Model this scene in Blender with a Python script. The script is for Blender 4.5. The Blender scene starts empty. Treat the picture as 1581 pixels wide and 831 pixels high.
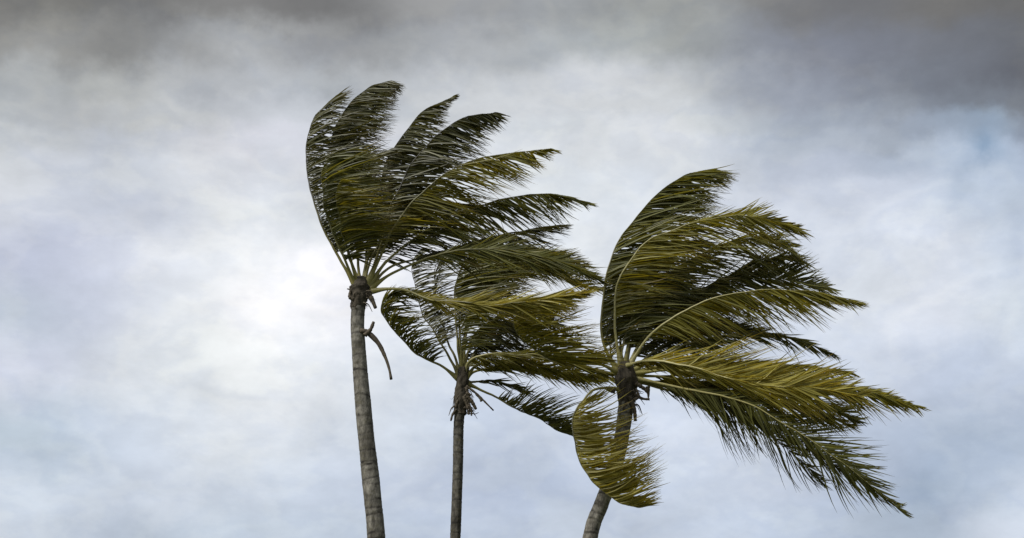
import bpy, math, random
from mathutils import Vector, Matrix, noise
R = math.radians
SC = bpy.context.scene
COL = SC.collection
rng = random.Random(7)

# ------------------------------------------------------------------ camera
PITCH, HFOV = R(20.0), R(40.0)
CAM = Vector((0.0, 0.0, 1.6))
cd = bpy.data.cameras.new('camera'); cam = bpy.data.objects.new('camera', cd); COL.objects.link(cam)
cam.location = CAM; cam.rotation_euler = (R(90) + PITCH, 0, 0)
cd.sensor_width = 36.0; cd.lens = 18.0 / math.tan(HFOV / 2); cd.clip_end = 20000; cd.clip_start = 0.1
SC.camera = cam
FPX = 790.5 / math.tan(HFOV / 2)
CF = Vector((0, math.cos(PITCH), math.sin(PITCH)))      # forward
CU = Vector((0, -math.sin(PITCH), math.cos(PITCH)))     # up
CR = Vector((1, 0, 0))

def ray(px, py):
    return (CF + CR * ((px - 790.5) / FPX) - CU * ((py - 415.5) / FPX))

def at(px, py, Y):
    """the point of the vertical plane at distance Y seen in that direction"""
    d = ray(px, py)
    return CAM + d * (Y / d.y)

# ------------------------------------------------------------------ sky
SUN_EL, SUN_AZ = R(50), R(-128)          # azimuth from +Y towards +X
EXPO = 0.0
def lin(c):
    c /= 255.0
    return c / 12.92 if c <= 0.04045 else ((c + 0.055) / 1.055) ** 2.4

W = bpy.data.worlds.new('World'); SC.world = W; W.use_nodes = True
nt = W.node_tree; nt.nodes.clear(); N = nt.nodes; LK = nt.links
SKY_STRENGTH = 0.1
def wn(t, **kw):
    n = N.new(t)
    for k, v in kw.items(): setattr(n, k, v)
    return n
def wmath(op, a, b=None, c=None):
    n = wn('ShaderNodeMath', operation=op)
    for i, v in enumerate((a, b, c)):
        if v is None: continue
        if isinstance(v, (int, float)): n.inputs[i].default_value = v
        else: LK.new(v, n.inputs[i])
    return n.outputs[0]
def wvec(op, a, b=None, c=None):
    n = wn('ShaderNodeVectorMath', operation=op)
    for i, v in enumerate((a, b, c)):
        if v is None: continue
        if isinstance(v, (tuple, Vector)): n.inputs[i].default_value = tuple(v)
        else: LK.new(v, n.inputs[i])
    return n.outputs['Value'] if op == 'DOT_PRODUCT' else n.outputs[0]
tc = wn('ShaderNodeTexCoord')
gen = tc.outputs['Generated']
# the cloud edges are ragged: the direction is stirred by noise before clouds are looked up
n1 = wn('ShaderNodeTexNoise'); n1.inputs['Scale'].default_value = 7.0; n1.inputs['Detail'].default_value = 6; n1.inputs['Roughness'].default_value = 0.55
LK.new(gen, n1.inputs['Vector'])
off = wvec('SUBTRACT', n1.outputs['Color'], (0.5, 0.5, 0.5))
off = wvec('MULTIPLY', off, (0.07, 0.07, 0.07))
n1b = wn('ShaderNodeTexNoise'); n1b.inputs['Scale'].default_value = 24; n1b.inputs['Detail'].default_value = 5; n1b.inputs['Roughness'].default_value = 0.6
LK.new(gen, n1b.inputs['Vector'])
off = wvec('ADD', off, wvec('MULTIPLY', wvec('SUBTRACT', n1b.outputs['Color'], (0.5, 0.5, 0.5)), (0.035, 0.035, 0.035)))
wd = wvec('NORMALIZE', wvec('ADD', gen, off))
# cloud masses: direction (written as a spot of the view), colour of the cloud there
ROWS = {   # cloud bands from high to low: (place along the band, colour there)
 8: [(0, 126, 125, 122), (100, 120, 120, 118), (200, 112, 112, 112), (300, 126, 126, 126), (400, 124, 124, 125), (500, 112, 112, 113), (560, 128, 129, 131), (650, 150, 151, 153), (750, 156, 158, 160), (850, 160, 163, 165), (950, 155, 158, 159), (1050, 150, 153, 152), (1130, 136, 137, 136), (1220, 124, 124, 125), (1350, 120, 121, 124), (1450, 121, 119, 115), (1570, 110, 110, 110)],
 65: [(0, 150, 150, 147), (100, 148, 148, 146), (200, 126, 127, 127), (290, 152, 153, 153), (390, 170, 173, 176), (480, 142, 143, 146), (600, 158, 161, 163), (700, 172, 175, 179), (800, 176, 180, 184), (930, 172, 177, 179), (1050, 163, 166, 163), (1150, 140, 144, 152), (1280, 128, 132, 143), (1430, 120, 123, 130), (1570, 112, 114, 118)],
 128: [(15, 172, 176, 179), (150, 176, 178, 176), (270, 172, 175, 178), (400, 188, 192, 198), (500, 172, 177, 181), (620, 190, 193, 197), (800, 202, 206, 210), (950, 205, 208, 213), (1060, 192, 195, 195), (1150, 160, 166, 177), (1300, 146, 152, 164), (1440, 122, 127, 136), (1570, 103, 105, 111)],
 170: [(0, 182, 186, 188), (30, 178, 182, 185), (120, 184, 186, 187), (260, 188, 191, 193), (400, 204, 207, 212), (500, 198, 202, 206), (700, 202, 206, 210), (900, 214, 217, 221), (1060, 204, 208, 211), (1150, 170, 178, 190), (1300, 160, 168, 180), (1390, 142, 149, 160), (1440, 132, 138, 148), (1500, 126, 132, 141), (1575, 118, 123, 131)],
 205: [(0, 200, 204, 208), (110, 184, 188, 192), (150, 192, 197, 206), (260, 200, 204, 209), (400, 216, 216, 223), (700, 208, 212, 217), (850, 215, 220, 224), (960, 220, 223, 227), (1060, 214, 218, 224), (1150, 178, 187, 200), (1300, 172, 180, 192), (1400, 154, 163, 176), (1465, 154, 166, 181), (1520, 146, 162, 180), (1545, 150, 164, 180), (1575, 138, 146, 160)],
 250: [(0, 207, 211, 217), (110, 199, 204, 214), (230, 206, 211, 218), (300, 222, 224, 228), (430, 215, 219, 226), (900, 220, 224, 228), (1060, 218, 222, 226), (1150, 190, 197, 209), (1300, 186, 193, 206), (1400, 180, 191, 206), (1460, 184, 196, 212), (1490, 150, 170, 192), (1505, 138, 160, 184), (1518, 156, 175, 196), (1550, 180, 193, 210), (1575, 172, 184, 201)],
 298: [(0, 210, 214, 222), (110, 206, 211, 221), (230, 198, 204, 217), (300, 226, 229, 232), (420, 226, 230, 235), (900, 222, 227, 230), (1150, 202, 208, 220), (1260, 200, 207, 219), (1350, 212, 218, 230), (1430, 200, 210, 224), (1455, 180, 193, 211), (1475, 186, 198, 214), (1510, 190, 202, 219), (1570, 184, 196, 212)],
 398: [(0, 199, 205, 222), (150, 203, 208, 223), (260, 229, 232, 236), (330, 234, 237, 240), (400, 240, 241, 243), (450, 247, 247, 250), (500, 250, 248, 252), (800, 224, 229, 233), (950, 224, 228, 233), (1300, 212, 219, 231), (1430, 216, 222, 233), (1450, 222, 227, 236), (1500, 206, 214, 226), (1525, 204, 213, 226), (1545, 192, 202, 217), (1560, 190, 200, 216), (1575, 198, 207, 220)],
 485: [(40, 193, 202, 213), (150, 203, 208, 223), (240, 223, 227, 230), (320, 236, 238, 241), (350, 240, 241, 244), (400, 254, 253, 254), (470, 255, 254, 255), (530, 240, 241, 247), (565, 238, 240, 244), (620, 228, 232, 240), (1320, 208, 216, 228), (1440, 230, 233, 240), (1560, 206, 215, 225)],
 565: [(40, 208, 213, 227), (150, 214, 219, 226), (300, 229, 233, 235), (350, 234, 237, 240), (450, 236, 239, 242), (640, 214, 221, 231), (850, 206, 214, 227), (1050, 207, 215, 228), (1330, 206, 214, 227), (1400, 198, 206, 220), (1430, 198, 207, 222), (1570, 190, 200, 216)],
 680: [(50, 180, 193, 207), (150, 206, 215, 227), (250, 215, 222, 231), (350, 222, 226, 229), (480, 212, 219, 229), (640, 208, 217, 229), (800, 196, 206, 222), (1050, 211, 219, 232), (1200, 206, 214, 228), (1430, 172, 185, 203), (1570, 176, 189, 207)],
 760: [(50, 206, 215, 226), (220, 198, 206, 218), (350, 208, 216, 227), (500, 204, 213, 225), (640, 194, 203, 219), (830, 172, 184, 205), (1080, 205, 214, 227), (1250, 204, 212, 227), (1400, 150, 166, 187), (1490, 168, 182, 200), (1570, 198, 208, 223)],
 828: [(50, 207, 215, 226), (200, 182, 193, 207), (400, 203, 213, 224), (640, 188, 199, 216), (850, 188, 198, 214), (1080, 198, 208, 223), (1300, 186, 197, 214), (1440, 158, 173, 193), (1540, 206, 214, 228)],
}
mid = tuple(lin(v) for v in (172, 178, 186))
n2 = wn('ShaderNodeTexNoise'); n2.inputs['Scale'].default_value = 2.2; n2.inputs['Detail'].default_value = 7; n2.inputs['Roughness'].default_value = 0.5
LK.new(wd, n2.inputs['Vector'])
rp = wn('ShaderNodeValToRGB'); e = rp.color_ramp.elements
e[0].position = 0.32; e[0].color = (lin(128), lin(130), lin(134), 1)
e[1].position = 0.68; e[1].color = (lin(222), lin(226), lin(232), 1)
LK.new(n2.outputs['Fac'], rp.inputs[0])
# direction on the camera's view plane, sideways and upwards from the middle
fwd = wmath('MAXIMUM', wvec('DOT_PRODUCT', wd, CF), 0.05)
gx = wmath('DIVIDE', wvec('DOT_PRODUCT', wd, CR), fwd)
gy = wmath('DIVIDE', wvec('DOT_PRODUCT', wd, CU), fwd)
XS = 1150 / FPX
u_ = wmath('MULTIPLY_ADD', gx, 0.5 / XS, 0.5)
def mapr(v, a, b, c=0.0, d=1.0, kind='SMOOTHSTEP'):
    n = wn('ShaderNodeMapRange', interpolation_type=kind)
    LK.new(v, n.inputs['Value'])
    for k, x in (('From Min', a), ('From Max', b), ('To Min', c), ('To Max', d)): n.inputs[k].default_value = x
    return n.outputs[0]
def wmix(f, a, b):
    n = wn('ShaderNodeMix', data_type='RGBA'); LK.new(f, n.inputs[0]); LK.new(a, n.inputs[6]); LK.new(b, n.inputs[7]); return n.outputs[2]
acc = None; prev = None
for ry in ROWS:
    rowr = wn('ShaderNodeValToRGB'); cr_ = rowr.color_ramp; cr_.interpolation = 'B_SPLINE'
    pts_ = sorted(ROWS[ry]); els = cr_.elements
    while len(els) < len(pts_): els.new(0.5)
    for el, (px, r_, g_, b_) in zip(els, pts_): el.position = 0
    for i_, (px, r_, g_, b_) in enumerate(pts_):
        els[i_].position = 0.5 + (px - 790.5) / FPX * 0.5 / XS
        els[i_].color = (lin(r_), lin(g_), lin(b_), 1)
    LK.new(u_, rowr.inputs[0])
    y_ = -(ry - 415.5) / FPX
    if acc is None: acc = rowr.outputs[0]
    else: acc = wmix(mapr(gy, prev, y_), acc, rowr.outputs[0])
    prev = y_
# beyond the view the clouds go on all round the sky, mixed light and dark
m_x = mapr(wmath('ABSOLUTE', gx), 0.42, 0.75); m_y = mapr(wmath('ABSOLUTE', gy), 0.22, 0.48)
m_b = wmath('MAXIMUM', m_x, m_y)
cloud = wmix(m_b, acc, rp.outputs[0])
# fine billows
n3 = wn('ShaderNodeTexNoise'); n3.inputs['Scale'].default_value = 16; n3.inputs['Detail'].default_value = 7; n3.inputs['Roughness'].default_value = 0.6; n3.inputs['Distortion'].default_value = 0.1
sq = wvec('MULTIPLY', gen, (1.0, 1.0, 1.9)); LK.new(sq, n3.inputs['Vector'])
mr = wn('ShaderNodeMapRange'); mr.inputs['From Min'].default_value = 0.25; mr.inputs['From Max'].default_value = 0.75
mr.inputs['To Min'].default_value = 0.89; mr.inputs['To Max'].default_value = 1.15
LK.new(n3.outputs['Fac'], mr.inputs['Value'])
c3 = wn('ShaderNodeCombineXYZ')
for i in range(3): LK.new(mr.outputs[0], c3.inputs[i])
cloud = wvec('MULTIPLY', cloud, c3.outputs[0])
# patches with clearer edges, cream where thin and bluish grey where thick
n4 = wn('ShaderNodeTexNoise'); n4.inputs['Scale'].default_value = 9; n4.inputs['Detail'].default_value = 9; n4.inputs['Roughness'].default_value = 0.58; n4.inputs['Distortion'].default_value = 0.1
LK.new(wvec('MULTIPLY', gen, (1.0, 1.0, 1.6)), n4.inputs['Vector'])
r4 = wn('ShaderNodeValToRGB'); e4 = r4.color_ramp.elements; r4.color_ramp.interpolation = 'EASE'
e4[0].position = 0.40; e4[0].color = (0.95, 0.962, 0.99, 1)
e4[1].position = 0.60; e4[1].color = (1.045, 1.042, 1.025, 1)
em = e4.new(0.47); em.color = (1.02, 1.02, 1.02, 1)
em = e4.new(0.53); em.color = (0.965, 0.975, 0.995, 1)
LK.new(n4.outputs['Fac'], r4.inputs[0])
cloud = wvec('MULTIPLY', cloud, r4.outputs[0])
cloud = wvec('MULTIPLY', cloud, (1 / SKY_STRENGTH,) * 3)
sky = wn('ShaderNodeTexSky'); sky.sky_type = 'NISHITA'; sky.sun_disc = False
sky.sun_elevation = SUN_EL; sky.sun_rotation = SUN_AZ
mixn = wn('ShaderNodeMix', data_type='RGBA'); mixn.inputs[0].default_value = 0.985   # near total overcast
LK.new(sky.outputs[0], mixn.inputs[6]); LK.new(cloud, mixn.inputs[7])
bg = wn('ShaderNodeBackground'); bg.inputs['Strength'].default_value = SKY_STRENGTH
LK.new(mixn.outputs[2], bg.inputs['Color'])
wo = wn('ShaderNodeOutputWorld'); LK.new(bg.outputs[0], wo.inputs['Surface'])

# ------------------------------------------------------------------ sun behind the cloud
sd = bpy.data.lights.new('sun', 'SUN'); sun = bpy.data.objects.new('sun', sd); COL.objects.link(sun)
sd.energy = 4.5; sd.angle = R(12); sd.color = (1.0, 0.97, 0.90)
sdir = Vector((math.sin(SUN_AZ) * math.cos(SUN_EL), math.cos(SUN_AZ) * math.cos(SUN_EL), math.sin(SUN_EL)))
sun.rotation_euler = sdir.to_track_quat('Z', 'Y').to_euler(); sun.location = (0, 0, 60)
vs = SC.view_settings
vs.view_transform = 'Standard'; vs.look = 'None'; vs.gamma = 1; vs.exposure = EXPO; vs.use_curve_mapping = False
SC.cycles.max_bounces = 8; SC.cycles.transmission_bounces = 4

# ------------------------------------------------------------------ materials
def mat(name):
    m = bpy.data.materials.new(name); m.use_nodes = True
    t = m.node_tree; t.nodes.clear()
    o = t.nodes.new('ShaderNodeOutputMaterial')
    return m, t, o

def leaf_material(name, dark, light, dry, trans):
    """leaflet: colour runs with the 'tint' attribute (r: this leaflet's own shade, g: base to tip)"""
    m, t, o = mat(name); n, l = t.nodes, t.links
    a = n.new('ShaderNodeAttribute'); a.attribute_name = 'tint'
    s = n.new('ShaderNodeSeparateColor'); l.new(a.outputs['Color'], s.inputs[0])
    m1 = n.new('ShaderNodeMix'); m1.data_type = 'RGBA'
    m1.inputs[6].default_value = (*dark, 1); m1.inputs[7].default_value = (*light, 1); l.new(s.outputs[0], m1.inputs[0])
    tp = n.new('ShaderNodeMapRange'); tp.inputs['From Min'].default_value = 0.85; tp.inputs['From Max'].default_value = 1.3
    tp.inputs['To Max'].default_value = 1.0
    ad = n.new('ShaderNodeMath'); ad.operation = 'MULTIPLY_ADD'; ad.inputs[1].default_value = 0.28; l.new(s.outputs[2], ad.inputs[0]); l.new(s.outputs[1], ad.inputs[2]); l.new(ad.outputs[0], tp.inputs['Value'])
    m2 = n.new('ShaderNodeMix'); m2.data_type = 'RGBA'; m2.inputs[7].default_value = (*dry, 1)
    l.new(tp.outputs[0], m2.inputs[0]); l.new(m1.outputs[2], m2.inputs[6])
    p = n.new('ShaderNodeBsdfPrincipled'); l.new(m2.outputs[2], p.inputs['Base Color'])
    p.inputs['Roughness'].default_value = 0.45; p.inputs['Specular IOR Level'].default_value = 0.22 if dark[0] < 0.03 else 0.38
    tr = n.new('ShaderNodeBsdfTranslucent')
    mu = n.new('ShaderNodeMix'); mu.data_type = 'RGBA'; mu.blend_type = 'MULTIPLY'; mu.inputs[0].default_value = 1
    mu.inputs[7].default_value = (1.5, 1.25, 0.45, 1); l.new(m2.outputs[2], mu.inputs[6]); l.new(mu.outputs[2], tr.inputs['Color'])
    mx = n.new('ShaderNodeMixShader'); mx.inputs[0].default_value = trans
    l.new(p.outputs[0], mx.inputs[1]); l.new(tr.outputs[0], mx.inputs[2]); l.new(mx.outputs[0], o.inputs[0])
    return m
LEAF = {
 'dark':  leaf_material('leaf_green_shaded', (0.034, 0.036, 0.014), (0.112, 0.112, 0.042), (0.09, 0.07, 0.035), 0.3),  # for upper and inner fronds: their shade is put into the leaf colour
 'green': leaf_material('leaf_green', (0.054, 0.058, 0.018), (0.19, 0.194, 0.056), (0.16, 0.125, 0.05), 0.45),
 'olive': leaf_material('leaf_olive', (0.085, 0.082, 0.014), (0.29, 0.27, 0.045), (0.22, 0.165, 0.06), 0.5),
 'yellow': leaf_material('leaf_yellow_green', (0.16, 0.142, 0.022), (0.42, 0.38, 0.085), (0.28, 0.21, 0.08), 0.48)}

def plain(name, c1, c2, rough=0.6, scale=6, bump=0.3, stretch=(1, 1, 1)):
    m, t, o = mat(name); n, l = t.nodes, t.links
    tcn = n.new('ShaderNodeTexCoord'); mp = n.new('ShaderNodeMapping'); mp.inputs['Scale'].default_value = stretch
    l.new(tcn.outputs['Object'], mp.inputs[0])
    nz = n.new('ShaderNodeTexNoise'); nz.inputs['Scale'].default_value = scale; nz.inputs['Detail'].default_value = 8; nz.inputs['Roughness'].default_value = 0.65
    l.new(mp.outputs[0], nz.inputs['Vector'])
    cr = n.new('ShaderNodeValToRGB'); cr.color_ramp.elements[0].position = 0.35; cr.color_ramp.elements[1].position = 0.65
    cr.color_ramp.elements[0].color = (*c1, 1); cr.color_ramp.elements[1].color = (*c2, 1); l.new(nz.outputs['Fac'], cr.inputs[0])
    p = n.new('ShaderNodeBsdfPrincipled'); p.inputs['Roughness'].default_value = rough; p.inputs['Specular IOR Level'].default_value = 0.3
    l.new(cr.outputs[0], p.inputs['Base Color'])
    b = n.new('ShaderNodeBump'); b.inputs['Strength'].default_value = bump; b.inputs['Distance'].default_value = 0.03
    l.new(nz.outputs['Fac'], b.inputs['Height']); l.new(b.outputs[0], p.inputs['Normal'])
    l.new(p.outputs[0], o.inputs[0]); return m
def stem_material(name, base, rib):
    """leaf stem: yellow-green where it leaves the crown, its own rib colour further out"""
    m = plain(name, (0.8, 0.8, 0.8), (1.2, 1.2, 1.2), 0.45, 9, 0.1); t = m.node_tree; n, l = t.nodes, t.links
    p = next(x for x in n if x.type == 'BSDF_PRINCIPLED'); src = p.inputs['Base Color'].links[0].from_socket
    a = n.new('ShaderNodeAttribute'); a.attribute_name = 'run'
    cr = n.new('ShaderNodeValToRGB'); cr.color_ramp.elements[0].position = 0.12; cr.color_ramp.elements[1].position = 0.45
    cr.color_ramp.elements[0].color = (*base, 1); cr.color_ramp.elements[1].color = (*rib, 1); l.new(a.outputs['Fac'], cr.inputs[0])
    mu = n.new('ShaderNodeMix'); mu.data_type = 'RGBA'; mu.blend_type = 'MULTIPLY'; mu.inputs[0].default_value = 1
    l.new(src, mu.inputs[6]); l.new(cr.outputs[0], mu.inputs[7]); l.new(mu.outputs[2], p.inputs['Base Color']); return m
STEM_G = stem_material('leaf_stem_green', (0.20, 0.18, 0.055), (0.10, 0.095, 0.045))
STEM_D = stem_material('leaf_stem_dark', (0.17, 0.15, 0.05), (0.035, 0.033, 0.026))
STEM_Y = plain('leaf_stem_yellow', (0.22, 0.20, 0.08), (0.34, 0.31, 0.14), 0.45, 9, 0.1)
DRY = plain('dry_stalk', (0.035, 0.028, 0.020), (0.10, 0.08, 0.055), 0.8, 12, 0.4)
FIBRE = plain('sheath_fibre', (0.018, 0.015, 0.011), (0.075, 0.062, 0.045), 0.9, 14, 0.8, (1, 1, 0.25))
GROUND = plain('ground_grass', (0.035, 0.05, 0.018), (0.09, 0.10, 0.04), 0.95, 0.4, 0.2)

def bark_material(name, c1, c2, scar):
    m, t, o = mat(name); n, l = t.nodes, t.links
    a = n.new('ShaderNodeAttribute'); a.attribute_name = 'scar'
    tcn = n.new('ShaderNodeTexCoord')
    def nz(sc, st, det=8, ro=0.65):
        mp = n.new('ShaderNodeMapping'); mp.inputs['Scale'].default_value = st; l.new(tcn.outputs['Object'], mp.inputs[0])
        x = n.new('ShaderNodeTexNoise'); x.inputs['Scale'].default_value = sc; x.inputs['Detail'].default_value = det; x.inputs['Roughness'].default_value = ro
        l.new(mp.outputs[0], x.inputs['Vector']); return x
    big = nz(3.0, (1, 1, 0.7), 6); fine = nz(14.0, (1, 1, 0.45)); blot = nz(5.0, (1.3, 1.3, 2.2), 4)
    cr = n.new('ShaderNodeValToRGB'); cr.color_ramp.elements[0].position = 0.38; cr.color_ramp.elements[1].position = 0.62
    cr.color_ramp.elements[0].color = (*c1, 1); cr.color_ramp.elements[1].color = (*c2, 1); l.new(big.outputs['Fac'], cr.inputs[0])
    cr2 = n.new('ShaderNodeValToRGB'); cr2.color_ramp.elements[0].position = 0.3; cr2.color_ramp.elements[1].position = 0.7
    cr2.color_ramp.elements[0].color = (0.32, 0.32, 0.32, 1); cr2.color_ramp.elements[1].color = (1.6, 1.58, 1.52, 1); l.new(fine.outputs['Fac'], cr2.inputs[0])
    mu = n.new('ShaderNodeMix'); mu.data_type = 'RGBA'; mu.blend_type = 'MULTIPLY'; mu.inputs[0].default_value = 1
    l.new(cr.outputs[0], mu.inputs[6]); l.new(cr2.outputs[0], mu.inputs[7])
    br = n.new('ShaderNodeValToRGB'); br.color_ramp.elements[0].position = 0.52; br.color_ramp.elements[1].position = 0.66
    br.color_ramp.elements[0].color = (0, 0, 0, 1); br.color_ramp.elements[1].color = (0.6, 0.6, 0.6, 1); l.new(blot.outputs['Fac'], br.inputs[0])
    m3 = n.new('ShaderNodeMix'); m3.data_type = 'RGBA'; m3.inputs[7].default_value = (0.075, 0.068, 0.04, 1)
    l.new(br.outputs[0], m3.inputs[0]); l.new(mu.outputs[2], m3.inputs[6])
    ms = n.new('ShaderNodeMix'); ms.data_type = 'RGBA'; ms.inputs[7].default_value = (*scar, 1)
    l.new(a.outputs['Fac'], ms.inputs[0]); l.new(m3.outputs[2], ms.inputs[6])
    p = n.new('ShaderNodeBsdfPrincipled'); p.inputs['Roughness'].default_value = 0.9; p.inputs['Specular IOR Level'].default_value = 0.15
    l.new(ms.outputs[2], p.inputs['Base Color'])
    b = n.new('ShaderNodeBump'); b.inputs['Strength'].default_value = 0.7; b.inputs['Distance'].default_value = 0.03
    l.new(fine.outputs['Fac'], b.inputs['Height']); l.new(b.outputs[0], p.inputs['Normal'])
    l.new(p.outputs[0], o.inputs[0]); return m
BARK_A = bark_material('bark_grey_brown', (0.095, 0.089, 0.078), (0.20, 0.19, 0.172), (0.022, 0.02, 0.018))
BARK_B = bark_material('bark_dark_grey', (0.055, 0.051, 0.045), (0.105, 0.10, 0.09), (0.018, 0.017, 0.015))

# ------------------------------------------------------------------ mesh helpers
def link_mesh(name, V, F, m, parent=None, loc=None, attrs=None, smooth=True):
    me = bpy.data.meshes.new(name)
    if loc is not None: V = [v - loc for v in V]
    me.from_pydata([tuple(v) for v in V], [], F); me.materials.append(m)
    if smooth: me.polygons.foreach_set('use_smooth', [True] * len(F))
    for an, at_, data in attrs or ():
        a = me.attributes.new(an, at_, 'POINT')
        if at_ == 'FLOAT_COLOR': a.data.foreach_set('color', [x for c in data for x in (c[0], c[1], c[2], 1.0)])
        else: a.data.foreach_set('value', data)
    me.update()
    o = bpy.data.objects.new(name, me); COL.objects.link(o)
    if parent is not None: o.parent = parent
    return o

def spline(P, n):
    """Catmull-Rom through P, resampled evenly by length"""
    P = [P[0] * 2 - P[1]] + P + [P[-1] * 2 - P[-2]]
    pts = []
    for i in range(1, len(P) - 2):
        a, b, c, d = P[i-1:i+3]
        for k in range(24):
            t = k / 24
            pts.append(0.5 * ((2*b) + (c-a)*t + (2*a-5*b+4*c-d)*t*t + (3*b-a-3*c+d)*t*t*t))
    pts.append(P[-2])
    L = [0.0]
    for i in range(1, len(pts)): L.append(L[-1] + (pts[i] - pts[i-1]).length)
    out, j = [], 0
    for k in range(n):
        s = L[-1] * k / (n - 1)
        while j < len(L) - 2 and L[j+1] < s: j += 1
        f = (s - L[j]) / max(1e-9, L[j+1] - L[j])
        out.append(pts[j].lerp(pts[j+1], min(1, f)))
    return out, L[-1]

def tube(pts, rad, sides=8, flat=1.0, face=None, cap=True, V=None, F=None):
    V = [] if V is None else V; F = [] if F is None else F
    base = len(V); n = len(pts); up = face or Vector((0, 1, 0))
    for i, p in enumerate(pts):
        T = (pts[min(n-1, i+1)] - pts[max(0, i-1)]).normalized()
        A = T.cross(up)
        if A.length < 1e-3: A = T.cross(Vector((0.3, 0.2, 1)))
        A.normalize(); B = T.cross(A).normalized()
        r = rad(i / (n-1)) if callable(rad) else rad[i]
        for k in range(sides):
            a = 2 * math.pi * k / sides
            V.append(p + A * (r * math.cos(a)) + B * (r * flat * math.sin(a)))
    for i in range(n-1):
        for k in range(sides):
            k2 = (k+1) % sides
            F.append((base+i*sides+k, base+i*sides+k2, base+(i+1)*sides+k2, base+(i+1)*sides+k))
    if cap:
        F.append(tuple(base + k for k in range(sides))[::-1]); F.append(tuple(base+(n-1)*sides+k for k in range(sides)))
    return V, F

def interp(vals, t):
    if not isinstance(vals, (tuple, list)): return vals
    x = t * (len(vals) - 1); i = min(len(vals) - 2, int(x)); return vals[i] + (vals[i+1] - vals[i]) * (x - i)

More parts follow.
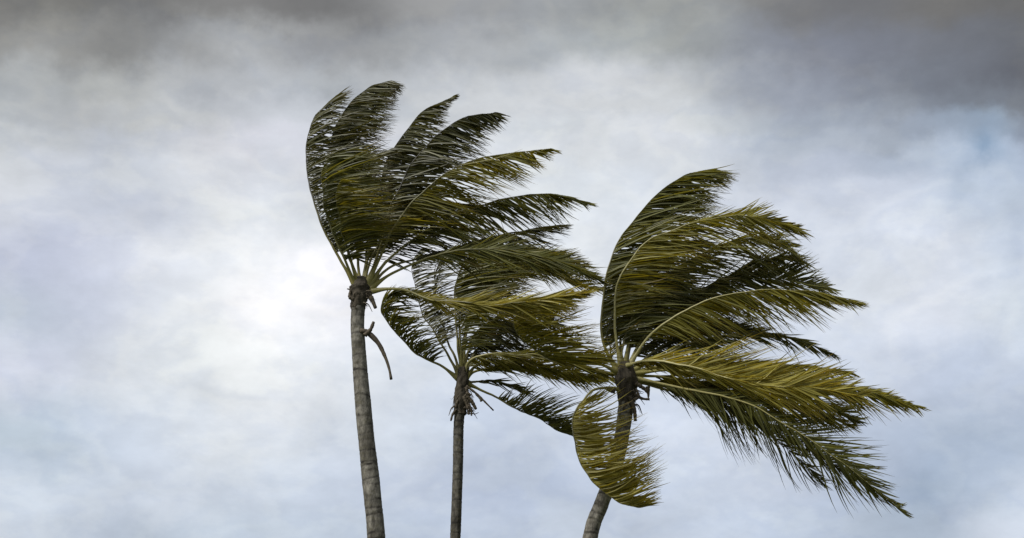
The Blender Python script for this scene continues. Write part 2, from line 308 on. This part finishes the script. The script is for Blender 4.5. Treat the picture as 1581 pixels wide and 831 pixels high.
# ------------------------------------------------------------------ fronds
def frond(palm, Y0, path, depth, sides, leaf='green', stem=None, start=0.2, gap=0.045, width=0.046, seed=0, base_r=0.05, curl=0.0):
    """path: the stem's bends; depth: metres towards (-) or away (+) at the tip.
    sides: (headings from base to tip in degrees, leaflet length in m, depth lean, bend in degrees)"""
    rn = random.Random(seed * 17 + 3); gap *= 0.56; width *= 0.70; start = max(0.08, start - 0.035)
    n = len(path); m0 = palm.matrix_world.inverted() if False else None
    P = []
    for i, (x, y) in enumerate(path):
        t = i / (n - 1)
        dd = interp(depth, t) if isinstance(depth, (tuple, list)) else depth * t ** 1.15
        P.append(at(x, y, Y0 + dd) - palm.location)
    pts, L = spline(P, 72)
    for i in range(72):      # no stem bends quite evenly in a gale
        k_ = 0.055 * min(1, i / 20)
        pts[i] = pts[i] + noise.noise_vector(Vector((i * 0.11, seed * 3.1, 0))) * k_ + noise.noise_vector(Vector((i * 0.35, seed * 3.1, 5))) * (k_ * 0.22)
    stem_m = stem or (STEM_D if leaf == 'dark' else STEM_G)
    # stem: wide clasping base, then a slim midrib
    def rad(t):
        if t < 0.1: return base_r * (1 - t / 0.1) ** 1.4 + 0.030
        return 0.027 * (1 - (t - 0.1) / 0.9) ** 1.8 + 0.003
    V, F = tube(pts, rad, 8, 0.65)
    fr = link_mesh('frond', V, F, stem_m, palm, attrs=[('run', 'FLOAT', [min(1.0, (i // 8) / 71) for i in range(len(V))])])
    V, F, TI = [], [], []
    cl = rn.uniform(0, 100)
    for si, (ang, ll, lean, bend) in enumerate(sides):
        cnt = int(L * (1 - start) / gap)
        tufts, uu = [], 0.0          # wind-tangled leaflets cling together in tufts
        while uu < 1:
            w_ = rn.uniform(0.035, 0.11); tufts.append((uu, uu + w_, rn.uniform(0.3, 1.1), rn.gauss(0, 4), rn.gauss(0, 0.1))); uu += w_
        for k in range(cnt):
            u = (k + rn.uniform(-0.35, 0.35)) / cnt
            u = min(1, max(0, u)); t = start + (1 - start) * u
            if rn.random() < 0.04: continue
            x = t * 71; i = min(70, int(x)); p = pts[i].lerp(pts[i+1], x - i)
            T = (pts[min(71, i+2)] - pts[max(0, i-1)]).normalized()
            tf = next((q_ for q_ in tufts if q_[0] <= u < q_[1]), tufts[-1])
            env = min(1.0, 0.45 + u * 3.2) * (1.0 if u < 0.6 else 1.0 - 0.70 * ((u - 0.6) / 0.4) ** 1.3)
            clump = noise.noise(Vector((u * 9 + cl, si * 7.3, 0)))
            clump2 = noise.noise(Vector((u * 26 + cl, si * 3.3, 9)))
            le = 1.22 * interp(ll, u) * env * rn.uniform(0.82, 1.08) * (1 + 0.10 * clump)
            if rn.random() < 0.08: le *= rn.uniform(0.3, 0.75)
            a = R(interp(ang, u) + tf[3] + 12 * clump + 8 * clump2 + rn.gauss(0, 5 if rn.random() < .95 else 10))
            be = R(interp(bend, u) + rn.gauss(0, 7) + 12 * clump2)
            cvg = ((tf[0] + tf[1]) / 2 - u) * L * (1 - start) / max(0.25, le) * tf[2]
            cvg = max(-0.4, min(0.4, cvg))
            dry_ = rn.random() ** 2; dry_ = 1.6 if rn.random() < 0.03 else dry_
            ln = interp(lean, u) + tf[4] + 0.15 * clump2 + rn.gauss(0, 0.09)
            nseg = 6
            q = p.copy(); w0 = width * rn.uniform(0.75, 1.1)
            tw = rn.gauss(0.3 if si else -0.3, 0.6); twr = rn.gauss(0, 0.7)
            shade = min(1, max(0, 0.45 + 0.4 * clump2 + 0.35 * clump + rn.gauss(0, 0.25)))
            b0 = len(V)
            for s in range(nseg + 1):
                v = s / nseg
                aa = a + be * v ** 1.3
                D = (CR * math.cos(aa) + CU * math.sin(aa) + Vector((0, 1, 0)) * (ln * (1 - 0.4 * v)))
                # leaves the stem at a slant, then streams off
                D = (D.normalized() + T * (0.55 * (1 - v) ** 3 + cvg)).normalized()
                if s: q = q + D * (le / nseg)
                Wd = (T - D * T.dot(D))
                if Wd.length < 0.12: Wd = D.cross(Vector((0, 1, 0)))
                Wd.normalize()
                Wd = Matrix.Rotation(tw + twr * v, 3, D) @ Wd
                Nn = D.cross(Wd)
                ww = w0 * 0.5 * (0.55 + 0.45 * min(1, v * 5)) * (1 - v ** 2.2) + 0.0012
                V += [q - Wd * ww + Nn * (ww * 0.45), q, q + Wd * ww + Nn * (ww * 0.45)]
                TI += [(shade, v, dry_)] * 3
            for s in range(nseg):
                o_ = b0 + s * 3
                F.append((o_, o_+1, o_+4, o_+3)); F.append((o_+1, o_+2, o_+5, o_+4))
    if F:
        lo = link_mesh('leaflets', V, F, LEAF[leaf], fr, attrs=[('tint', 'FLOAT_COLOR', TI)])
        lo['kind'] = 'stuff'
    return fr

def palm(label, hub, Y):
    o = bpy.data.objects.new('coconut_palm', None); COL.objects.link(o)
    h = at(hub[0], hub[1], Y)
    o['label'] = label; o['category'] = 'palm tree'; o['group'] = 'coconut palms bent by the wind'
    o.empty_display_size = 0.5
    return o

def trunk(pm, Y, path, width, bark, seed):
    """path of bends in view, widths in m at the same places; goes on down to the ground"""
    P = [at(x, y, Y) - pm.location for x, y in path]
    pts, L = spline(P, int(1 + sum((P[i+1]-P[i]).length for i in range(len(P)-1)) / 0.022))
    n = len(pts); sides = 26; V, F, SCv = [], [], []
    rn = random.Random(seed); s = 0.0; rings = []; x = 0.0
    while x < L + 0.3: rings.append((x, rn.uniform(0.15, 1.0), rn.uniform(-0.35, 0.35), rn.uniform(0, 6.28))); x += rn.uniform(0.07, 0.24)
    j = 0
    for i, p in enumerate(pts):
        d = L * i / (n-1)
        T = (pts[min(n-1, i+1)] - pts[max(0, i-1)]).normalized()
        A = T.cross(Vector((0, 1, 0))).normalized(); B = T.cross(A)
        r0 = interp(width, i / (n-1)) / 2
        while j < len(rings) - 2 and rings[j+1][0] < d - 0.06: j += 1
        for k in range(sides):
            a = 2 * math.pi * k / sides
            rr = r0 * (1 + 0.05 * noise.noise(Vector((math.cos(a) * 1.2, math.sin(a) * 1.2, d * 1.3 + seed)))
                       + 0.03 * noise.noise(Vector((math.cos(a) * 3, math.sin(a) * 3, d * 7 + seed))))
            sc = 0.0
            for (x0, st, tilt, ph) in rings[max(0, j-1):j+4]:
                dx = d - (x0 + tilt * 0.14 * math.cos(a - ph) + 0.02 * noise.noise(Vector((math.cos(a) * 2, math.sin(a) * 2, x0 * 5))))
                # a scar: a small step out below, a dark groove above
                g = math.exp(-(dx / 0.014) ** 2); rr -= 0.006 * st * g
                stp = math.exp(-((dx + 0.032) / 0.022) ** 2); rr += 0.004 * st * stp
                sc = max(sc, 2.0 * math.exp(-(dx / 0.024) ** 2) * st * (0.28 + 1.7 * noise.noise(Vector((math.cos(a - ph) * 1.3, math.sin(a - ph) * 1.3, x0 * 7 + 5)))), 0.9 * math.exp(-(dx / 0.019) ** 2) * st)
            V.append(p + A * (rr * math.cos(a)) + B * (rr * math.sin(a))); SCv.append(max(0, min(0.95, sc)))
    for i in range(n-1):
        for k in range(sides):
            k2 = (k+1) % sides
            F.append((i*sides+k, i*sides+k2, (i+1)*sides+k2, (i+1)*sides+k))
    F.append(tuple((n-1)*sides + k for k in range(sides)))
    return link_mesh('trunk', V, F, bark, pm, attrs=[('scar', 'FLOAT', SCv)])

def stalk(pm, name, Y, path, r0, r1, m=DRY, depth=0.0, sides=8, rough=0.15, knob=0):
    P = [at(x, y, Y + depth) - pm.location for x, y in path]
    pts, L = spline(P, 22)
    rn = random.Random(len(path) * 31 + int(path[0][0]))
    rads = [(r0 + (r1 - r0) * i / 21) * (1 + rn.uniform(-rough, rough)) for i in range(22)]
    if knob: rads[-1] *= knob; rads[-2] *= knob
    V, F = tube(pts, rads, sides)
    return link_mesh(name, V, F, m, pm)

def sheath(pm, Y, path, widths, seed):
    """fibre-wrapped crown shaft: overlapping torn leaf bases round the top of the trunk"""
    P = [at(x, y, Y) - pm.location for x, y in path]
    pts, L = spline(P, 40); n = 40; S = 28; V, F = [], []
    for i, p in enumerate(pts):
        T = (pts[min(n-1, i+1)] - pts[max(0, i-1)]).normalized()
        A = T.cross(Vector((0, 1, 0))).normalized(); B = T.cross(A); r0 = interp(widths, i/(n-1)) / 2
        for k in range(S):
            a = 2*math.pi*k/S
            nn = noise.noise(Vector((math.cos(a)*2.4, math.sin(a)*2.4, i*0.16+seed))) * 0.22 + noise.noise(Vector((math.cos(a)*7, math.sin(a)*7, i*0.5+seed))) * 0.12
            V.append(p + A*(r0*(1+nn)*math.cos(a)) + B*(r0*(1+nn)*math.sin(a)))
    for i in range(n-1):
        for k in range(S):
            k2 = (k+1) % S; F.append((i*S+k, i*S+k2, (i+1)*S+k2, (i+1)*S+k))
    F.append(tuple((n-1)*S+k for k in range(S)))
    return link_mesh('crown_sheath', V, F, FIBRE, pm)

def torn_fibre(pm, Y, cx, cy, n, seed, spread=16):
    """frayed strands and torn strips hanging about the top of the trunk"""
    rn = random.Random(seed); V, F = [], []
    for _ in range(n):
        sx = rn.choice((-1, 1)); x0 = cx + sx * rn.uniform(4, 11); y0 = cy + rn.uniform(-14, 22); l = rn.uniform(5, spread)
        dx = sx * rn.uniform(0.1, 0.9) + 0.35
        pth = [(x0, y0), (x0 + dx * l * .5, y0 + l * rn.uniform(-.1, .5)), (x0 + dx * l * .9, y0 + l * rn.uniform(.3, 1.2))]
        dep = rn.uniform(-.22, .12)
        pts, _L = spline([at(a, b, Y + dep) - pm.location for a, b in pth], 8)
        r_ = rn.uniform(.006, .022); tube(pts, lambda t: r_ * (1 - .75 * t), 4, 0.4, V=V, F=F)
    o = link_mesh('torn_fibre', V, F, DRY, pm); o['kind'] = 'stuff'; return o

# ------------------------------------------------------------------ ground
g = 6000.0; V, F = [], []; q = 24
for i in range(q+1):
    for j in range(q+1): V.append(Vector((-g + 2*g*i/q, -g + 2*g*j/q, 0)))
for i in range(q):
    for j in range(q): F.append((i*(q+1)+j, (i+1)*(q+1)+j, (i+1)*(q+1)+j+1, i*(q+1)+j+1))
go = link_mesh('ground', V, F, GROUND); go['kind'] = 'structure'

def foot(px, Y, extra=0.0):
    """where a trunk that leaves the picture at px meets the ground"""
    return Vector((at(px, 831, Y).x + extra, Y, 0.0))

def to_ground(path, Y, foot_x):
    """trunk bends below the picture as points of the same plane, in view units"""
    out = []
    for f in (0.0, 0.35, 0.7):
        z = -0.15 + (at(path[0][0], path[0][1], Y).z) * f
        x = foot_x + (at(path[0][0], path[0][1], Y).x - foot_x) * (f ** 0.9 if f else 0)
        v = Vector((x, Y, z)) - CAM
        k = v.dot(CF); out.append((790.5 + FPX * v.dot(CR) / k, 415.5 - FPX * v.dot(CU) / k))
    return out + path

# headings: 0 = to the right, 90 = up
# ================================================================== left palm
YL = 27.0
L_ = palm('tallest coconut palm, its upright trunk with a bare stalk hanging beside it', (558, 445), YL)
L_.location = foot(600, YL, 0.35)
pl = [(581, 831), (576, 775), (568, 700), (560, 620), (554, 540), (552, 495), (555, 455)]
trunk(L_, YL, to_ground(pl, YL, L_.location.x), [0.46, 0.42, 0.38, 0.355, 0.35, 0.345, 0.335, 0.32, 0.28, 0.28], BARK_A, 3)
sheath(L_, YL, [(553, 478), (554, 460), (556, 444), (557, 428)], [0.27, 0.34, 0.38, 0.20], 2)
def FL(*a, **k): return frond(L_, YL, *a, **k)
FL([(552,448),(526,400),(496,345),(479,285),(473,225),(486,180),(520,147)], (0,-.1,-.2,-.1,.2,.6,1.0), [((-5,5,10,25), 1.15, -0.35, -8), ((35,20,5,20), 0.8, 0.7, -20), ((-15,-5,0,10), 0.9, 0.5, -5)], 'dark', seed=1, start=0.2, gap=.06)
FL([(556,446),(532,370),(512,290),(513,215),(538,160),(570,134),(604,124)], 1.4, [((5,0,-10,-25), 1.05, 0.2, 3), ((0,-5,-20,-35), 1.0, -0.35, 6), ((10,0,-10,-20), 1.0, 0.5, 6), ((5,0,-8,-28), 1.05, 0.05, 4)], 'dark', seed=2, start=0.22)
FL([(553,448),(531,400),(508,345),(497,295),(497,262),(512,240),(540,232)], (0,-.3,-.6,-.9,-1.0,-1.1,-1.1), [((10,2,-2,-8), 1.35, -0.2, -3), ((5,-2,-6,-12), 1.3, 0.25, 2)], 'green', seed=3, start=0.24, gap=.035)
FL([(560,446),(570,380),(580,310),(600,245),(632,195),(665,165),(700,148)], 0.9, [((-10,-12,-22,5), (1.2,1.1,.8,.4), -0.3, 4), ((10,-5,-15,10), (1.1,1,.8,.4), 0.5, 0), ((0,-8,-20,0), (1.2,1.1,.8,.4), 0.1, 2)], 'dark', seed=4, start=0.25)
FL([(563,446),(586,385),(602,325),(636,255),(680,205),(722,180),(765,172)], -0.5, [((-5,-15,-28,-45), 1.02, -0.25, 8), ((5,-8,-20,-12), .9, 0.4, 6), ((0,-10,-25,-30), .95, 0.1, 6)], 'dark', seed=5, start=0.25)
FL([(565,446),(588,395),(622,330),(670,280),(720,252),(775,238),(850,230)], -0.9, [((-25,-30,-35,-25), (1.3,1.25,1.0,.7), -0.2, 8), ((-10,-22,-30,-18), (1.1,1.1,1.0,.6), 0.35, 8)], 'olive', seed=6, start=0.27)
FL([(567,447),(600,400),(660,355),(722,328),(785,304),(850,299),(912,312)], -0.2, [((-30,-42,-46,-30), (1.0,1.15,1.0,.6), -0.25, 6), ((-5,-15,-32,-20), (1.0,.9,.8,.5), 0.45, 4)], 'green', seed=7, start=0.27)
FL([(568,447),(604,412),(655,396),(715,378),(770,362),(820,352),(862,348)], 0.6, [((-35,-30,-30,-15), .95, -0.3, 8), ((10,5,0,0), .7, 0.6, 0)], 'dark', seed=8, start=0.3)
FL([(569,449),(603,423),(650,402),(715,386),(790,388),(860,405),(925,432)], -0.6, [((-30,-25,-40,-35), 1.0, -0.25, 6), ((25,22,20,10), (.6,.7,.6,.4), 0.45, -6)], 'green', seed=9, start=0.28)
FL([(571,450),(610,446),(660,458),(715,466),(775,470),(835,462),(900,455)], -1.6, [((-35,-28,-20,-5), (.55,.8,.9,.8), -0.35, 10), ((22,18,15,12), (.5,.7,.85,.8), 0.3, -8), ((-5,-8,-5,5), (.6,.7,.8,.7), -0.1, 2)], 'yellow', seed=10, start=0.25, gap=.036)
# inner fronds of the crown
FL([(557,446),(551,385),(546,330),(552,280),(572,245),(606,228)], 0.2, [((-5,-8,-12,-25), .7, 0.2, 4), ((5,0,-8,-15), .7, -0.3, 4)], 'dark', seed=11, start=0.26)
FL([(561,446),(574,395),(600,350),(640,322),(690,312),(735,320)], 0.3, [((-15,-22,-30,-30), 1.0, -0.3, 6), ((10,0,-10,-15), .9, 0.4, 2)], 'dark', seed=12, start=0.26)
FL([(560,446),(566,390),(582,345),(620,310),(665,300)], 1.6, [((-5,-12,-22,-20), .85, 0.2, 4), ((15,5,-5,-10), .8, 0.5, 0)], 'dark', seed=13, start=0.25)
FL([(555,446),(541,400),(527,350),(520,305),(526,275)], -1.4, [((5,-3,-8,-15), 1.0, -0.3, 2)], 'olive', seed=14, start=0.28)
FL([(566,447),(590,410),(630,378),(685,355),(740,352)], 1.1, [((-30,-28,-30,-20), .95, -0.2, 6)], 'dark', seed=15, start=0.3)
# hanging spent flower stalk, torn bases
stalk(L_, 'flower_stalk', YL, [(556,511),(568,514),(584,530),(595,552),(601,570),(604,586)], 0.060, 0.020, depth=-.10, knob=1.35, rough=0.10)
stalk(L_, 'stalk_stub', YL, [(563,518),(572,509),(577,497)], 0.05, 0.03, depth=-.14)
stalk(L_, 'stalk_stub', YL, [(568,452),(574,462),(580,476)], 0.06, 0.03, depth=-.05)
stalk(L_, 'stalk_stub', YL, [(545,455),(541,448),(536,446)], 0.03, 0.012)
stalk(L_, 'stalk_stub', YL, [(546,462),(540,458),(541,448)], 0.05, 0.02, depth=-.1)

torn_fibre(L_, YL, 556, 452, 34, 4)
# ================================================================== middle palm
YM = 31.0
M_ = palm('thin dark coconut palm between the other two, torn stubs hanging below its crown', (713, 578), YM)
M_.location = foot(700, YM, -0.15)
pm_ = [(703, 831), (705, 780), (707, 720), (708, 660), (711, 620), (713, 590)]
trunk(M_, YM, to_ground(pm_, YM, M_.location.x), [0.38, 0.32, 0.28, 0.265, 0.245, 0.235, 0.23, 0.23, 0.25], BARK_B, 8)
sheath(M_, YM, [(711, 640), (712, 610), (714, 590), (716, 568)], [0.25, 0.29, 0.29, 0.22], 5)
def FM(*a, **k): return frond(M_, YM, *a, **k)
FM([(708,585),(682,566),(642,544),(606,508),(589,480),(600,457),(632,450),(668,466)], (0,0,-.2,-.4,-.5,-.6,-.6,-.5), [((28,20,10,-10,-40), 0.85, -0.25, -12), ((40,35,15,-5,-25), 0.7, 0.5, -15), ((60,70,60,20,-30), 0.42, -0.5, -30)], 'green', seed=21, start=0.22, gap=.05)
FM([(710,582),(690,545),(667,510),(650,478),(640,440),(637,405),(652,382)], 0.5, [((15,12,8,0), 0.85, -0.3, -5), ((40,30,15,10), 0.6, 0.6, -10)], 'dark', seed=22, start=0.28, gap=.06)
FM([(711,582),(700,545),(684,505),(676,465),(672,430),(684,398),(712,380)], 1.0, [((15,10,5,-5), 0.75, -0.3, -5), ((165,120,60,30), 0.4, 0.6, -40)], 'dark', seed=23, start=0.28, gap=.06)
FM([(715,580),(706,530),(702,480),(703,435),(722,400),(765,385),(820,382)], 0.2, [((10,-2,-10,-28), 1.6, -0.1, 0), ((5,-8,-20,-38), 1.4, 0.25, 3)], 'green', seed=24, start=0.3, gap=.036)
FM([(716,580),(716,525),(728,470),(752,425),(790,398),(840,394),(900,410)], 0.9, [((0,-10,-25,-35), 1.2, -0.2, 4), ((15,10,15,15), .8, 0.4, -6)], 'green', seed=25, start=0.3, gap=.038)
FM([(717,580),(724,535),(742,505),(775,490),(815,487),(860,500)], 0.5, [((-20,-35,-45,-35), .8, -0.3, 5), ((40,30,15,5), .8, 0.3, -15)], 'dark', seed=26, start=0.25)
FM([(718,582),(732,545),(760,522),(800,512),(845,520)], 1.2, [((-30,-40,-45,-30), .8, -0.2, 6), ((50,40,25,10), .8, 0.4, -15)], 'dark', seed=27, start=0.25)
FM([(717,590),(722,560),(745,548),(800,546),(860,556),(920,572),(955,580)], -1.0, [((-30,-30,-35,-25), (.5,.75,.7,.5), -0.35, 6), ((12,5,2,0), (.5,.7,.7,.5), 0.35, -6)], 'olive', stem=STEM_Y, seed=28, start=0.12, gap=.036)
FM([(716,590),(735,572),(780,570),(830,575),(880,582),(925,590)], 0.2, [((-25,-20,-28,-20), .6, -0.3, 6), ((15,10,5,0), .7, 0.3, -6)], 'green', seed=29, start=0.15)
FM([(718,592),(748,604),(790,627),(835,650),(880,670),(915,688)], 0.6, [((65,45,25,5), (.55,.9,.95,.8), -0.25, -28), ((45,20,5,-15), (.3,.7,.8,.6), 0.5, -12), ((55,35,15,-5), (.4,.8,.9,.7), 0.1, -22)], 'green', seed=30, start=0.28, gap=.055)
FM([(714,580),(712,535),(716,495),(735,470),(770,460)], -0.5, [((-10,-20,-30,-30), .9, -0.3, 4), ((20,10,0,-5), .8, 0.3, -6)], 'green', seed=31, start=0.28)
FM([(717,582),(728,550),(752,530),(790,532),(830,545)], 0.9, [((10,-5,-20,-30), .8, 0.3, -8)], 'dark', seed=32, start=0.25)
FM([(716,580),(710,520),(712,460),(728,415),(765,395),(815,395),(865,415)], 0.5, [((-5,-20,-35,-45), 1.2, -0.1, 3), ((20,5,-5,-10), 1.0, 0.3, 0)], 'green', seed=33, start=0.34, gap=.036)
FM([(716,580),(720,515),(740,450),(780,420),(830,415),(880,432),(925,448)], 0.7, [((-5,-15,-28,-30), .9, -0.2, 3), ((40,40,35,15), .8, 0.3, -14)], 'olive', seed=34, start=0.34, gap=.05)
FM([(718,586),(740,562),(790,560),(845,568),(900,578),(950,584)], -0.5, [((-30,-35,-45,-45), .65, -0.2, 4), ((20,15,10,0), .7, 0.3, -6)], 'olive', seed=35, start=0.12)
FM([(717,582),(720,545),(740,512),(775,498),(820,505)], 1.4, [((-20,-35,-45,-50), .9, 0, 0), ((30,15,5,0), .8, 0.3, 0)], 'dark', seed=36, start=0.2)
FM([(716,586),(730,590),(755,588),(785,596),(815,604)], 0.3, [((-20,-25,-25,-20), .5, -0.2, 4), ((10,5,0,0), .4, 0.3, 0)], 'dark', seed=37, start=0.25, gap=.06)
for pth, a, b in (([(718,610),(728,620),(735,632)], .06, .035), ([(716,612),(722,628),(724,640)], .05, .03), ([(719,612),(727,632),(728,642)], .04, .02),
                  ([(705,632),(699,640),(696,650)], .035, .02), ([(708,618),(703,630),(701,640)], .04, .02), ([(720,598),(722,610),(721,622)], .045, .02),
                  ([(720,596),(738,610),(752,624),(762,634)], .03, .016), ([(735,608),(742,616),(743,620)], .03, .03)):
    stalk(M_, 'stalk_stub', YM, pth, a, b, depth=-.12)

torn_fibre(M_, YM, 712, 616, 44, 5, 20)
# ================================================================== right palm
YR = 28.0
R_ = palm('coconut palm whose trunk leans behind a curled drooping frond', (966, 580), YR)
R_.location = foot(860, YR, -0.55)
pr = [(911, 831), (928, 780), (945, 735), (956, 695), (963, 655), (967, 620), (967, 585)]
trunk(R_, YR, to_ground(pr, YR, R_.location.x), [0.48, 0.44, 0.41, 0.38, 0.36, 0.34, 0.30, 0.29, 0.30, 0.32], BARK_A, 12)
sheath(R_, YR, [(966, 640), (968, 612), (967, 590), (964, 560)], [0.28, 0.36, 0.46, 0.26], 9)
def FR(*a, **k): return frond(R_, YR, *a, **k)
FR([(956,578),(934,535),(928,480),(938,420),(962,362),(1002,310),(1050,276),(1105,261)], 0.6, [((10,2,-5,-20), 1.55, -0.2, 2), ((20,5,-8,-30), 1.4, 0.3, 4), ((5,-5,-12,-25), 1.4, 0.1, 4)], 'green', seed=41, start=0.14, gap=.036)
FR([(960,576),(950,510),(954,440),(985,385),(1035,355),(1100,338),(1165,335),(1226,352)], -0.9, [((0,-15,-30,-40,-40), 1.25, -0.3, 6), ((20,15,18,25,15), (1.0,.9,.8,.6), 0.4, -8)], 'olive', stem=STEM_Y, seed=42, start=0.22, gap=.036)
FR([(963,576),(975,510),(1005,450),(1055,405),(1115,378),(1175,368),(1222,380)], 0.1, [((-5,-20,-35,-45), 1.25, -0.2, 6), ((10,5,15,15), 1.0, 0.3, -5)], 'green', seed=43, start=0.25)
FR([(966,576),(995,520),(1045,470),(1105,440),(1165,430),(1225,432),(1278,444)], 0.5, [((-25,-30,-35,-30), 1.1, -0.2, 6), ((25,38,45,42,18), (.8,1.1,1.25,1.0,.6), 0.2, -14)], 'green', seed=44, start=0.25)
FR([(966,574),(1000,522),(1045,488),(1100,462),(1160,449),(1240,449),(1325,466)], -1.3, [((-40,-42,-38,-28), (1.0,1.15,1.1,.7), -0.25, 6), ((-15,-22,-28,-18), (.7,.8,.9,.6), 0.35, 4)], 'olive', stem=STEM_Y, seed=45, start=0.2, gap=.036)
FR([(970,576),(1030,545),(1095,522),(1160,514),(1225,522),(1290,547)], -0.6, [((-20,-28,-35,-35), .65, -0.2, 5), ((15,5,-10,-20), .5, 0.3, 0)], 'green', seed=46, start=0.2)
FR([(961,566),(1000,557),(1060,564),(1120,582),(1190,596),(1260,600),(1330,612)], (0,-.8,-1.3,-1.6,-1.8,-1.9,-2.0), [((15,24,26,12), (1.0,1.25,1.2,.8), 0.15, -10), ((-25,-38,-38,-25), (.7,.95,1.0,.7), -0.3, 6)], 'yellow', stem=STEM_Y, seed=47, start=0.1, gap=.034, width=.052)
FR([(968,578),(1030,572),(1110,575),(1190,585),(1270,590),(1350,608),(1422,631)], -1.0, [((-20,-35,-38,-32), (.9,1.1,1.1,.7), -0.25, 5), ((20,22,20,5,-5), (.8,.9,.6,.35), 0.35, -8)], 'olive', seed=48, start=0.16, gap=.036)
FR([(968,582),(1020,592),(1085,606),(1155,625),(1230,665),(1310,722),(1400,795)], -0.6, [((-60,-72,-76,-70,-62,-48), (.7,1.25,.75,1.25,1.0,.5), -0.2, 22), ((0,8,5,0,-8,-18), (.9,1.1,1.1,1.15,1.0,.6), 0.3, -4)], 'green', stem=STEM_Y, seed=49, start=0.16, gap=.056)
FR([(968,584),(1015,598),(1070,610),(1130,632),(1180,664),(1225,705),(1275,750)], 0.1, [((-50,-75,-80,-74,-60), (.7,1.15,.8,1.1,.6), 0.15, 22), ((0,-5,-10,-20), .7, 0.4, 0)], 'dark', seed=50, start=0.2, gap=.07, width=.036)
FR([(968,580),(1030,568),(1110,560),(1190,562),(1260,568),(1318,576)], 0.2, [((-20,-28,-30,-20), (.9,1.0,1.0,.6), -0.2, 5), ((5,0,-3,-5), .5, 0.3, 0)], 'olive', seed=51, start=0.2, gap=.045)
# curled, drooping frond in front of the trunk
FR([(966,606),(938,599),(908,607),(889,632),(885,668),(895,710),(918,746),(950,772),(985,784)], (0,-.2,-.35,-.45,-.5,-.55,-.6,-.6,-.6), [((22,10,8,20,30,24), (1.0,1.2,1.25,1.35,1.4,1.3), -0.25, 6), ((15,5,2,12,18,8), (.9,1.1,1.2,1.25,1.3,1.2), 0.3, 10), ((20,10,5,10,22,15), (.5,.8,1.0,1.2,1.3,1.2), 0.05, 6)], 'yellow', stem=STEM_G, seed=52, start=0.31, gap=.048, width=.05)
# frond blown back across the middle palm, then round again
FR([(958,578),(925,562),(880,560),(832,545),(798,512),(796,482),(826,462),(880,454)], (0,-.3,-.8,-1.2,-1.4,-1.5,-1.5,-1.4), [((15,0,-5,-8,-12), (.7,1.1,1.35,1.2,.7), -0.15, -4), ((10,8,5,10,20), (.6,.9,1.2,1.0,.7), 0.25, 4)], 'olive', seed=53, start=0.2, gap=.034)
# inner fronds
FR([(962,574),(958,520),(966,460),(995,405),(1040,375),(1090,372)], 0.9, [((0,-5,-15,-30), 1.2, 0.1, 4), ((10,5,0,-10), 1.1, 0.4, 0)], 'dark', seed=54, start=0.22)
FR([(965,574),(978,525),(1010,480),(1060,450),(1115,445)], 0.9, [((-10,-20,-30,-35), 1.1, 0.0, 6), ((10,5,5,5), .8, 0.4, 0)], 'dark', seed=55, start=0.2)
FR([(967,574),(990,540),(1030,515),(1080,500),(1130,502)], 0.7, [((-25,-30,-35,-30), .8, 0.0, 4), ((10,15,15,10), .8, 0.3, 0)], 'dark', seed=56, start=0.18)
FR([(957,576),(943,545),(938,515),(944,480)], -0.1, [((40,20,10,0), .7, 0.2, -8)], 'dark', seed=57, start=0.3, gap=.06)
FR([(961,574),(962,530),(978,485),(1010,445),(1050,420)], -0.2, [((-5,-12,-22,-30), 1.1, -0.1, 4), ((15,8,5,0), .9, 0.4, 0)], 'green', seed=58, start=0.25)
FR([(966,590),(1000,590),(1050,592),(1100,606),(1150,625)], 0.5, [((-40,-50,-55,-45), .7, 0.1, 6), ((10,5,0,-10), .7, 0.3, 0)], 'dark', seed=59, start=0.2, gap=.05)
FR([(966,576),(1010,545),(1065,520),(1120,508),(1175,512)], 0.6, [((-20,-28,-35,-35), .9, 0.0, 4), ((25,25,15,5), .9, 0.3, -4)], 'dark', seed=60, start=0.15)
FR([(966,576),(1005,515),(1060,465),(1120,428),(1180,402),(1235,400)], 0.3, [((-25,-32,-38,-38), 1.1, -0.1, 4), ((15,20,22,15), .8, 0.3, -6)], 'green', seed=61, start=0.22)
FR([(966,580),(1030,582),(1100,600),(1170,618),(1240,632),(1310,655)], 0.0, [((-35,-42,-45,-35), .95, -0.1, 5), ((10,8,0,-5), .9, 0.3, 0)], 'olive', seed=62, start=0.16)
FR([(966,578),(1040,562),(1110,566),(1180,590),(1250,618),(1325,648)], -0.1, [((-35,-38,-38,-30), .75, -0.1, 5), ((10,8,0,-5), .9, 0.3, 0)], 'green', seed=63, start=0.2)
FR([(968,582),(1030,598),(1100,622),(1180,655),(1250,690),(1320,740)], -0.2, [((-40,-60,-66,-55), .5, -0.1, 12), ((15,15,8,-2), .8, 0.3, -4)], 'dark', seed=64, start=0.2, gap=.055)
for pth, a, b in (([(982,592),(994,600),(1001,607)], .05, .03), ([(980,608),(990,615),(1003,617)], .035, .025), ([(1000,597),(1001,606),(1001,616)], .05, .012),
                  ([(972,612),(979,630),(981,650)], .045, .035), ([(950,604),(940,602),(935,598)], .06, .03), ([(978,618),(986,612),(982,600)], .04, .02)):
    stalk(R_, 'stalk_stub', YR, pth, a, b, depth=-.2)
torn_fibre(R_, YR, 968, 606, 40, 6, 20)
bpy.context.view_layer.update()
